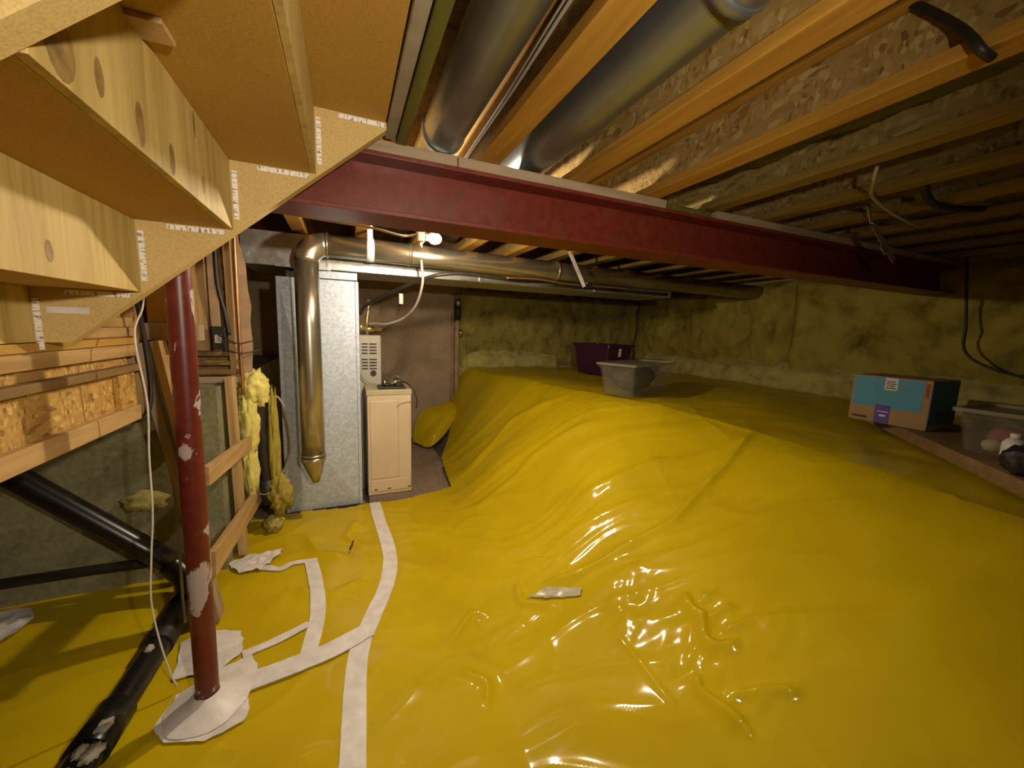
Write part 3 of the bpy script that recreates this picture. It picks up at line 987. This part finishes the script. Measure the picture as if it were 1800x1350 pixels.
tr = thing('trunk_duct', 'rectangular galvanized trunk duct running under the joists behind the flue', 'duct', (1.0, 3.6, 1.935))
box('duct_body', -.66, 3.3, 3.34, 3.84, 1.912, 2.150, 'trunk', tr, .004)
for x in (-.1, 1.1, 2.3):
    box('drive_cleat', x - .012, x + .012, 3.328, 3.852, 1.905, 2.16, 'trunk', tr, .002)
box('end_flange', -.45, -.10, 3.30, 3.34, 1.905, 1.925, 'trunk', tr, .001)

fp = thing('flue_pipe', 'brassy round metal flue pipe with elbow and hanging capped drop', 'pipe', (-.232, 3.1, .35))
tube('vertical_run', [(-.232, 3.1, .52), (-.232, 3.1, 1.0), (-.232, 3.1, 1.5), (-.232, 3.1, 1.93)], .078, 'flue', fp, 36, False)
elb = []
for k in range(9):
    a = math.pi / 2 * k / 8
    elb.append((-.232 + .125 * (1 - math.cos(a)), 3.1 + .001 * k, 1.925 + .125 * math.sin(a)))
tube('elbow', elb, .081, 'flue', fp, 36, False)
tube('elbow_bead', [elb[-1], (elb[-1][0] + .012, elb[-1][1], elb[-1][2])], .086, 'flue', fp, 36, False)
tube('horizontal_run', [(-.11, 3.105, 2.048), (.8, 3.14, 2.045), (1.8, 3.18, 2.045), (4.55, 3.25, 2.045)], .078, 'flue', fp, 36, False)
for xx in (.45, 1.75):
    yy = 3.105 + (xx + .11) * .038
    tube('joint_bead', [(xx, yy, 2.047), (xx + .02, yy + .001, 2.047)], .083, 'flue', fp, 36, False)
tube('drip_cap', [(-.232, 3.1, .54), (-.232, 3.1, .515), (-.232, 3.1, .50), (-.225, 3.098, .42), (-.222, 3.096, .345)], [.083, .083, .074, .050, .022], 'flue', fp, 32, False)
tube('cap_bead', [(-.232, 3.1, .565), (-.232, 3.1, .55)], .084, 'flue', fp, 32, False)
st2 = []
for k in range(33):
    a = 2 * math.pi * k / 32
    st2.append((3.125 + .084 * math.cos(a), 2.048 + .084 * math.sin(a)))
o = tube('hanger_band', [(.155, 3.12, 2.048), (.205, 3.122, 2.048)], .084, 'tape', fp, 36, False)
box('hanger_strap', .162, .198, 3.040, 3.046, 2.08, 2.30, 'tape', fp)

bc = thing('furnace_cabinet', 'beige metal furnace cabinet beside the galvanized duct', 'cabinet', (.335, 3.56, 0))
cbd = box('cabinet_body', .155, .515, 3.40, 3.76, .055, .925, 'beige', bc, .006)
box('top_trim', .148, .520, 3.395, 3.765, .925, .972, 'beige_d', bc, .006)
box('access_panel', .178, .400, 3.394, 3.402, .20, .88, 'beige', bc, .004)
box('side_panel', .405, .505, 3.395, 3.402, .12, .88, 'beige', bc, .004)
lpn = box('lower_panel', .175, .505, 3.392, 3.402, .085, .185, 'beige', bc, .004)
tube('handle_arc', [(.395, 3.39, .83), (.43, 3.388, .855), (.47, 3.388, .865), (.51, 3.39, .868)], .004, 'beige_d', bc, 8)
for x in (.20, .31, .48):
    box('scuff_mark', x, x + .03, 3.390, 3.3925, .10, .108, 'slot', lpn)
box('base_pad', .16, .51, 3.41, 3.75, -.03, .055, 'slab', bc, .004)

cu = thing('control_unit', 'grey louvred burner unit with pipes behind the beige cabinet', 'control unit', (.21, 3.82, 0))
ub = box('unit_body', .112, .303, 3.77, 3.92, -.03, 1.42, 'grey_e', cu, .012)
for r in range(9):
    z = 1.335 - r * .028
    for (a, b) in ((.135, .185), (.200, .262)):
        if r == 4:
            continue
        box('louver_slot', a, b, 3.764, 3.772, z, z + .011, 'slot', ub)
dl = tube('dial', [(.232, 3.772, 1.075), (.232, 3.755, 1.075)], .026, 'slot', cu, 20, False)
tube('dial_rim', [(.232, 3.772, 1.075), (.232, 3.762, 1.075)],   .031, 'grey_e', dl, 20, False)
tube('flex_conduit', [(.125, 3.75, 1.22), (.118, 3.73, 1.12), (.145, 3.72, 1.04), (.20, 3.72, .995), (.25, 3.73, .99)], .008, 'cable', cu, 8)
tube('gas_pipe', [(.125, 3.80, 1.475), (.31, 3.80, 1.475)], .020, 'brass', cu, 14, False)
tube('gas_tee', [(.16, 3.80, 1.475), (.24, 3.80, 1.475)], .026, 'brass', cu, 14, False)
tube('gas_riser', [(.185, 3.80, 1.42), (.185, 3.80, 1.55), (.20, 3.80, 1.66), (.205, 3.80, 1.74)], .016, 'brass', cu, 12, False)
tube('valve_stub', [(.135, 3.80, 1.46), (.135, 3.80, 1.52)], .024, 'brass', cu, 12, False)
va = thing('valve_assembly', 'small black valve and fittings on top of the beige cabinet', 'valve', (.36, 3.5, .972))
box('base_tray', .25, .475, 3.43, 3.60, .973, .992, 'rubber', va, .004)
box('valve_block', .285, .345, 3.46, 3.54, .992, 1.040, 'rubber', va, .008)
box('valve_block', .385, .445, 3.45, 3.55, .992, 1.052, 'rubber', va, .008)
tube('fitting', [(.300, 3.45, 1.005), (.300, 3.44, 1.045)], .008, 'foil', va, 10, False)
tube('fitting', [(.350, 3.45, 1.02), (.375, 3.44, 1.03), (.395, 3.44, 1.045)], .009, 'foil', va, 10)
tube('wire_loop', [(.38, 3.44, 1.02), (.42, 3.43, 1.05), (.405, 3.43, 1.085), (.37, 3.45, 1.08)], .003, 'brass', va, 6)
tube('cable_tail', [(.45, 3.50, 1.03), (.50, 3.46, 1.01), (.545, 3.42, .95), (.565, 3.40, .86), (.555, 3.40, .80)], .006, 'rubber', va, 8)

# lamp
lamp = thing('bare_bulb_lamp', 'glowing bare light bulb hanging just beyond the beam', 'lamp', (.40, 2.28, 2.17))
bm = bmesh.new()
bmesh.ops.create_uvsphere(bm, u_segments=24, v_segments=14, radius=.030)
for v in bm.verts:
    v.co.x *= 1.25
bmesh.ops.translate(bm, verts=bm.verts, vec=BULB_LOC)
from_bm('bulb', bm, 'bulb', lamp, True)
tube('bulb_neck', [(BULB_LOC[0] - .034, 2.28, BULB_LOC[2]), (BULB_LOC[0] - .062, 2.28, BULB_LOC[2])], .016, 'white', lamp, 14, False)
box('socket_body', .378, .418, 2.26, 2.30, 1.97, 2.04, 'white', lamp, .006)
tube('socket_stem', [(.398, 2.28, 2.04), (.398, 2.28, 2.205)], .010, 'cable', lamp, 10, False)
tube('pull_knot', [(.398, 2.28, 1.97), (.395, 2.28, 1.945)], .012, 'white', lamp, 10, False)
lamp2 = thing('work_lamp', 'clamp work lamp with metal reflector hanging behind the viewer', 'lamp', (BACK_BULB_LOC[0], BACK_BULB_LOC[1], 2.175))
bl, aim = Vector(BACK_BULB_LOC), (Vector(BACK_AIM) - Vector(BACK_BULB_LOC)).normalized()
bm = bmesh.new()
bmesh.ops.create_uvsphere(bm, u_segments=20, v_segments=12, radius=.028)
bmesh.ops.translate(bm, verts=bm.verts, vec=bl - aim * .05)
from_bm('bulb', bm, 'bulb2', lamp2, True)
tube('reflector', [bl - aim * .11, bl - aim * .10, bl - aim * .07, bl - aim * .03], [.025, .05, .085, .11], 'trunk', lamp2, 28, False, caps=False)
tube('socket_body', [bl - aim * .17, bl - aim * .10], .024, 'rubber', lamp2, 16, False)
tube('drop_cord', [bl - aim * .165, bl - aim * .19 + Vector((0, 0, .05)), bl - aim * .15 + Vector((0, 0, .2)), (bl.x + .06, bl.y - .1, 2.173)], .004, 'cable', lamp2, 8)
sd = bpy.data.lights.new('work_lamp_light', 'SPOT')
sd.energy = BACK_SPOT_WATTS
sd.color = (1.0, 0.87, 0.66)
sd.spot_size = math.radians(140)
sd.spot_blend = 1.0
sd.shadow_soft_size = 0.03
so = bpy.data.objects.new('work_lamp_light', sd)
COL.objects.link(so)
so.location = bl
so.rotation_euler = aim.to_track_quat('-Z', 'Y').to_euler()
so.parent = lamp2
so.matrix_parent_inverse = lamp2.matrix_basis.inverted()

tag(tube('lamp_cable', [(-.45, 2.25, 2.05), (-.30, 2.25, 2.032), (-.106, 2.25, 2.02), (.132, 2.25, 2.010), (.27, 2.26, 1.993), (.33, 2.27, 1.995), (.375, 2.28, 2.01)], .007, 'cable', None, 8),
    'pale cable drooping along the beam to the bulb', 'cable')
tag(tube('loop_cable', [(.535, 3.03, 2.0), (.54, 3.03, 1.95), (.548, 3.05, 1.83), (.525, 3.2, 1.68), (.46, 3.4, 1.58), (.34, 3.55, 1.525), (.25, 3.68, 1.525), (.20, 3.74, 1.52)], .010, 'cable', None, 8),
    'pale cable looping from the flue down to the burner unit', 'cable')
tag(tube('black_hose', [(.12, 3.62, 1.60), (.18, 3.55, 1.68), (.40, 3.30, 1.80), (.60, 3.10, 1.885), (.72, 3.05, 1.915), (.86, 3.05, 1.93), (1.1, 3.06, 1.925), (1.35, 3.1, 1.92), (1.75, 3.2, 1.945), (2.4, 3.3, 1.94), (3.2, 3.3, 1.94)], .015, 'rubber', None, 12),
    'black hose arching from the burner unit along under the flue', 'hose')
tag(tube('wire_run', [(1.22, 3.02, 1.925), (1.45, 3.03, 1.938), (1.6, 3.03, 1.934), (1.8, 3.04, 1.922), (2.1, 3.05, 1.925), (2.5, 3.06, 1.93)], .007, 'copper', None, 8),
    'orange wire strapped below the flue', 'wire')
tag(obox('hanger_strap', (1.785, 3.0, 2.19), (1.955, 3.0, 1.905), .034, .004, 'white', None, (0, 1, 0), .0005), 'white plastic strap hanging below the beam to the wires', 'strap')
bt = thing('wire_clamp', 'dark clamp holding the wires at the white strap', 'clamp', (1.95, 3.02, 1.92))
box('clamp_body', 1.90, 2.05, 3.005, 3.05, 1.905, 1.93, 'rubber', bt, .004)
tube('clamp_screw', [(1.98, 3.0, 1.93), (1.98, 3.0, 1.95)], .006, 'foil', bt, 8, False)
tag(box('tag_card', .395, .425, 3.20, 3.204, 1.68, 1.76, 'cable', None), 'small pale tag hanging under the trunk duct', 'tag')

# pole at the edge of the bare concrete
pl = thing('conduit_pole', 'brown pole with shiny foil tape at the edge of bare concrete', 'pole', (1.43, 5.3, 0))
tube('pole_shaft', [(1.43, 5.32, .20), (1.43, 5.32, 1.0), (1.432, 5.32, 1.98)], .035, MT['kraft'], pl, 14, False)
tube('side_shaft', [(1.375, 5.34, .20), (1.375, 5.34, 1.72)], .018, MT['kraft'], pl, 12, False)
tube('dark_sleeve', [(1.435, 5.315, 1.62), (1.437, 5.315, 1.88)], .045, 'rubber', pl, 14, False)
blob('foil_wad', (1.43, 5.27, 1.86), (.035, .02, .05), .4, 'foil', pl, 3, 2.6, 31.0)
blob('foil_wad', (1.47, 5.27, 1.45), (.022, .02, .05), .4, 'foil', pl, 3, 2.6, 32.0)
blob('foil_wad', (1.385, 5.30, 1.56), (.012, .02, .07), .4, 'foil', pl, 3, 2.6, 33.0)

# ------------------------------------------------------------------ round ducts and ceiling wires
for i, (x, z, r, lab) in enumerate(((.385, 2.288, .082, 'dark round metal duct in the bay beside the stair opening'),
                                    (.782, 2.280, .094, 'large round metal duct in the bay between first and second joists'))):
    d = thing('round_duct', lab, 'duct', (x, 1.0, z), 'round ducts between the joists')
    tube('duct_run', [(x, -2.5, z), (x, -.5, z), (x, .75, z), (x, 2.0, z), (x, 4.2 - i, z)], r, 'duct', d, 36, False)
    for y in ((.62, 1.66) if i == 0 else (.66, -.4)):
        tube('joint_band', [(x, y, z), (x, y + .045, z)], r + .005, 'duct', d, 36, False)
for k, dz in enumerate((.09, .115)):
    tag(tube('joist_wire', [(.536, -1.5, 2.25 + dz), (.540, .3, 2.245 + dz), (.536, .9, 2.24 + dz * .9), (.540, 1.4, 2.235 + dz * .7), (.536, 2.2, 2.23 + dz * .5)], .0055, 'cable', None, 8),
        ['lower pale wire stapled along the first joist', 'upper pale wire stapled along the first joist'][k], 'wire', 'wires along the first joist')
tag(tube('flex_conduit', [(1.392, .70, 2.41), (1.390, .675, 2.40), (1.390, .635, 2.36), (1.383, .56, 2.27), (1.352, .515, 2.205), (1.352, .495, 2.168), (1.39, .49, 2.160)], .010, MT['rubber'], None, 12),
    'thick dark cable looping over the third joist', 'cable')
tag(tube('loose_cable', [(1.98, .97, 2.20), (2.03, 1.0, 2.165), (2.265, 1.108, 2.165), (2.645, 1.195, 2.168), (2.9, 1.23, 2.165), (3.055, 1.252, 2.17)], .007, 'cable', None, 8),
    'thin pale loose cable dangling under the dark joists', 'cable')
tag(tube('dark_cable', [(2.35, .97, 2.20), (2.45, .99, 2.162), (2.62, 1.02, 2.160), (2.80, 1.01, 2.165), (3.0, .99, 2.19)], .016, 'rubber', None, 10),
    'dark cable sagging below the joists beside the steel strap', 'cable')
hs = thing('steel_hanger', 'bent steel hanger strap dangling from a joist near the beam', 'hanger', (2.6, 1.25, 2.1))
obox('upper_strap', (2.520, 1.25, 2.215), (2.575, 1.25, 2.125), .022, .003, 'trunk', hs, (0, 1, 0), .0005)
obox('lower_strap', (2.590, 1.25, 2.120), (2.850, 1.25, 1.957), .036, .003, 'trunk', hs, (0, 1, 0), .0005)
obox('hanger_nail', (2.51, 1.25, 2.206), (2.66, 1.25, 2.19), .006, .006, 'trunk', hs, (0, 1, 0), .0005)
obox('bright_end', (2.505, 1.248, 2.205), (2.535, 1.248, 2.198), .012, .012, 'foil', hs, (0, 1, 0), .001)
obox('bright_end', (2.575, 1.246, 2.123), (2.612, 1.246, 2.127), .006, .010, 'foil', hs, (0, 1, 0), .001)
obox('bright_end', (2.690, 1.246, 2.02), (2.745, 1.246, 1.985), .018, .006, 'foil', hs, (0, 1, 0), .001)
tag(tube('wall_cable', [(4.44, 1.50, 2.17), (4.44, 1.47, 1.9), (4.44, 1.44, 1.65), (4.43, 1.43, 1.5), (4.42, 1.38, 1.41), (4.42, 1.28, 1.345), (4.42, 1.15, 1.30), (4.42, .95, 1.29)], .009, 'rubber', None, 10),
    'black cable drooping across the yellow insulation near the beam end', 'cable')

# ------------------------------------------------------------------ things stored on the mound
def open_tub(name, c, dirx, wx, wy, h, z, taper, mat, parent, wall=.006, lip=.012):
    """Tapered tub with walls, floor and rolled lip."""
    d = Vector((dirx[0], dirx[1], 0)).normalized()
    s = Vector((-d.y, d.x, 0))
    C = Vector((c[0], c[1], z))

    def ring(k, zz, off):
        hx, hy = wx / 2 * k + off, wy / 2 * k + off
        r = .03
        out = []
        for sx, sy, a0 in ((1, 1, 0), (-1, 1, 90), (-1, -1, 180), (1, -1, 270)):
            for q in range(4):
                a = math.radians(a0 + q * 30)
                out.append(C + d * (sx * (hx - r) + r * math.cos(a)) + s * (sy * (hy - r) + r * math.sin(a)) + Vector((0, 0, zz)))
        return out
    rings = [ring(taper, 0, 0), ring(1, h - .02, 0), ring(1, h - .02, lip), ring(1, h, lip), ring(1, h, -wall), ring(taper, .006, -wall)]
    vs = [v for r in rings for v in r]
    n = 16
    fs = [tuple(range(n - 1, -1, -1)), tuple(range((len(rings) - 1) * n, len(rings) * n))]
    for i in range(len(rings) - 1):
        for k in range(n):
            fs.append((i * n + k, i * n + (k + 1) % n, (i + 1) * n + (k + 1) % n, (i + 1) * n + k))
    return pydata(name, vs, fs, mat, parent)


ta = thing('storage_tub', 'cloudy clear storage tub with dark bag inside on the yellow mound', 'storage tub', (2.48, 2.87, .95))
dv = (.775, .318)
tc = (2.50, 2.86)
open_tub('tub_body', tc, dv, .80, .34, .262, .968, .86, 'tub_clear', ta)
open_tub('tub_lid', tc, dv,   .83, .37, .020, 1.231, 1.0, 'tub_clear2', ta)
dn = Vector((dv[0], dv[1], 0)).normalized()
ng = Vector((-dn.y, dn.x, 0))
p = Vector((tc[0], tc[1], 0)) - dn * .06
pb = thing('dark_bag', 'dark grey bag slumped inside the cloudy storage tub', 'bag', (2.45, 2.83, .99))
bo = blob('bag_body', (0, 0, 0), (.29, .135, .115), .12, 'bag', pb, 4, 2.0, 41.0)
bo.matrix_parent_inverse.identity()
bo.location = (-.02, 0, .125)
bo.rotation_euler = (0, 0, math.atan2(dv[1], dv[0]))
tp = thing('storage_tub', 'dark purple storage tub against the far insulation', 'storage tub', (3.05, 4.2, .95))
pv = (.45, .08)
open_tub('tub_body', (3.10, 4.25), pv, .44, .62, .36, .985, .84, 'purple', tp)
open_tub('tub_lid', (3.10, 4.25), pv, .47, .65, .024, 1.345, 1.0, 'purple', tp)
pd = Vector((pv[0], pv[1], 0)).normalized()
lb = obox('paper_label', (3.10 + .04, 4.25 - .305, 1.22), (3.10 + .04, 4.25 - .315, 1.32), .035, .003, 'paper', tp, (0, 1, 0), .0005)

# plank shelf and boxes
sh = obox('shelf_board', (3.72, 1.72, .932), (2.33, .45, .932), .42, .066, 'plank', None, (0, 0, 1), .003)
sdir = Vector((2.33 - 3.52, .45 - 1.70, 0)).normalized()
sper = Vector((-sdir.y, sdir.x, 0))
sh.location = sper * .24 if sper.x > 0 else -sper * .24
tag(sh, 'rough brown plank shelf lying on the yellow mound under the boxes', 'plank')

bb = thing('cardboard_box', 'blue and brown cardboard carton with a purple tape strip on the plank', 'cardboard box', (3.45, 1.45, .966))
A, B = Vector((3.272, 1.556, 0)), Vector((3.272, 1.150, 0))
e = (B - A).normalized()
nrm = Vector((-e.y, e.x, 0))          # pointing away from the viewer
if nrm.x < 0:
    nrm = -nrm
W, D, HH, ZB = (B - A).length, .35, .312, .967


def carton(name, u0, u1, w0, w1, z0, z1, mat, parent, bev=0.0):
    bm = box_bm(u0, u1, w0, w1, z0, z1, bev)
    M = Matrix((e, nrm, Vector((0, 0, 1)))).transposed().to_4x4()
    M.translation = A
    bmesh.ops.transform(bm, matrix=M, verts=bm.verts)
    bmesh.ops.recalc_face_normals(bm, faces=bm.faces)
    return from_bm(name, bm, mat, parent)


carton('carton_body', 0, W, 0, D, ZB, ZB + HH, 'card', bb, .004)
carton('blue_band', .012, W - .035, -.0015, .004, ZB + .105, ZB + HH - .008, 'blue', bb)
carton('blue_side', W - .003, W + .0015, .004, D - .004, ZB + .03, ZB + HH - .008, 'navy', bb)
ptp = carton('purple_tape', W * .36, W * .55, -.0025, .003, ZB + .002, ZB + .125, 'violet', bb)
carton('white_print', W * .39, W * .53, -.0035, .002, ZB + .078, ZB + .083, 'paper', ptp)
carton('white_print', W * .42, W * .50, -.0035, .002, ZB + .048, ZB + .060, 'paper', ptp)
shl = carton('shipping_label', W * .44, W * .60, -.003, .002, ZB + HH - .085, ZB + HH - .006, 'paper', bb)
for k in range(4):
    carton('label_print', W * .455, W * (.585 - .02 * (k % 2)), -.0038, .001, ZB + HH - .075 + k * .014, ZB + HH - .069 + k * .014, 'ink', shl)
carton('red_print', W - .027, W - .013, -.003, .002, ZB + HH - .105, ZB + HH - .022, 'ink_red', bb)
for k in range(6):
    carton('dark_print', W * .06 + k * .014, W * .06 + k * .014 + .010, -.003, .002, ZB + .022, ZB + .036, 'ink', bb)

tcl = thing('storage_tub', 'clear storage tub of odds and ends beside the blue carton', 'storage tub', (3.0, .95, .966))
open_tub('tub_body', (3.07, .75), (1, 0), .40, .30, .20, .967, .86, 'tub_clear', tcl)
open_tub('tub_lid', (3.07, .75), (1, 0), .425, .325, .022, 1.167, 1.0, 'tub_clear2', tcl)
for i, (x, y, s, m, lab) in enumerate(((2.96, .79, .040, 'ball', 'cream ball inside the clear tub, beside the red cloth'), (2.96, .69, .034, 'ball', 'cream ball inside the clear tub nearest the white bottle'),
                                       (3.09, .78, .07, 'pink', 'dull red cloth bundled inside the clear tub'))):
    tag(blob('ball_toy' if i < 2 else 'cloth_bundle', (x, y, .974 + s * .9), (s, s, s * .8), .12, m, None, 3, 2.0, 50.0 + i), lab, 'ball' if i < 2 else 'cloth')
wb = thing('white_bottle', 'white plastic bottle at the end of the plank shelf', 'bottle', (2.76, .675, .966))
tube('bottle_body', [(2.76, .675, .968), (2.76, .675, .985), (2.76, .675, 1.07), (2.76, .675, 1.09)], [.034, .038, .038, .024], 'white', wb, 20, False)
tube('bottle_cap', [(2.76, .675, 1.09), (2.76, .675, 1.115)], .018, 'white', wb, 16, False)
tag(blob('black_bag', (2.60, .60, 1.03), (.07, .07, .065), .2, 'rubber', None, 4, 2.0, 61.0), 'black bag on the near end of the plank shelf', 'bag')
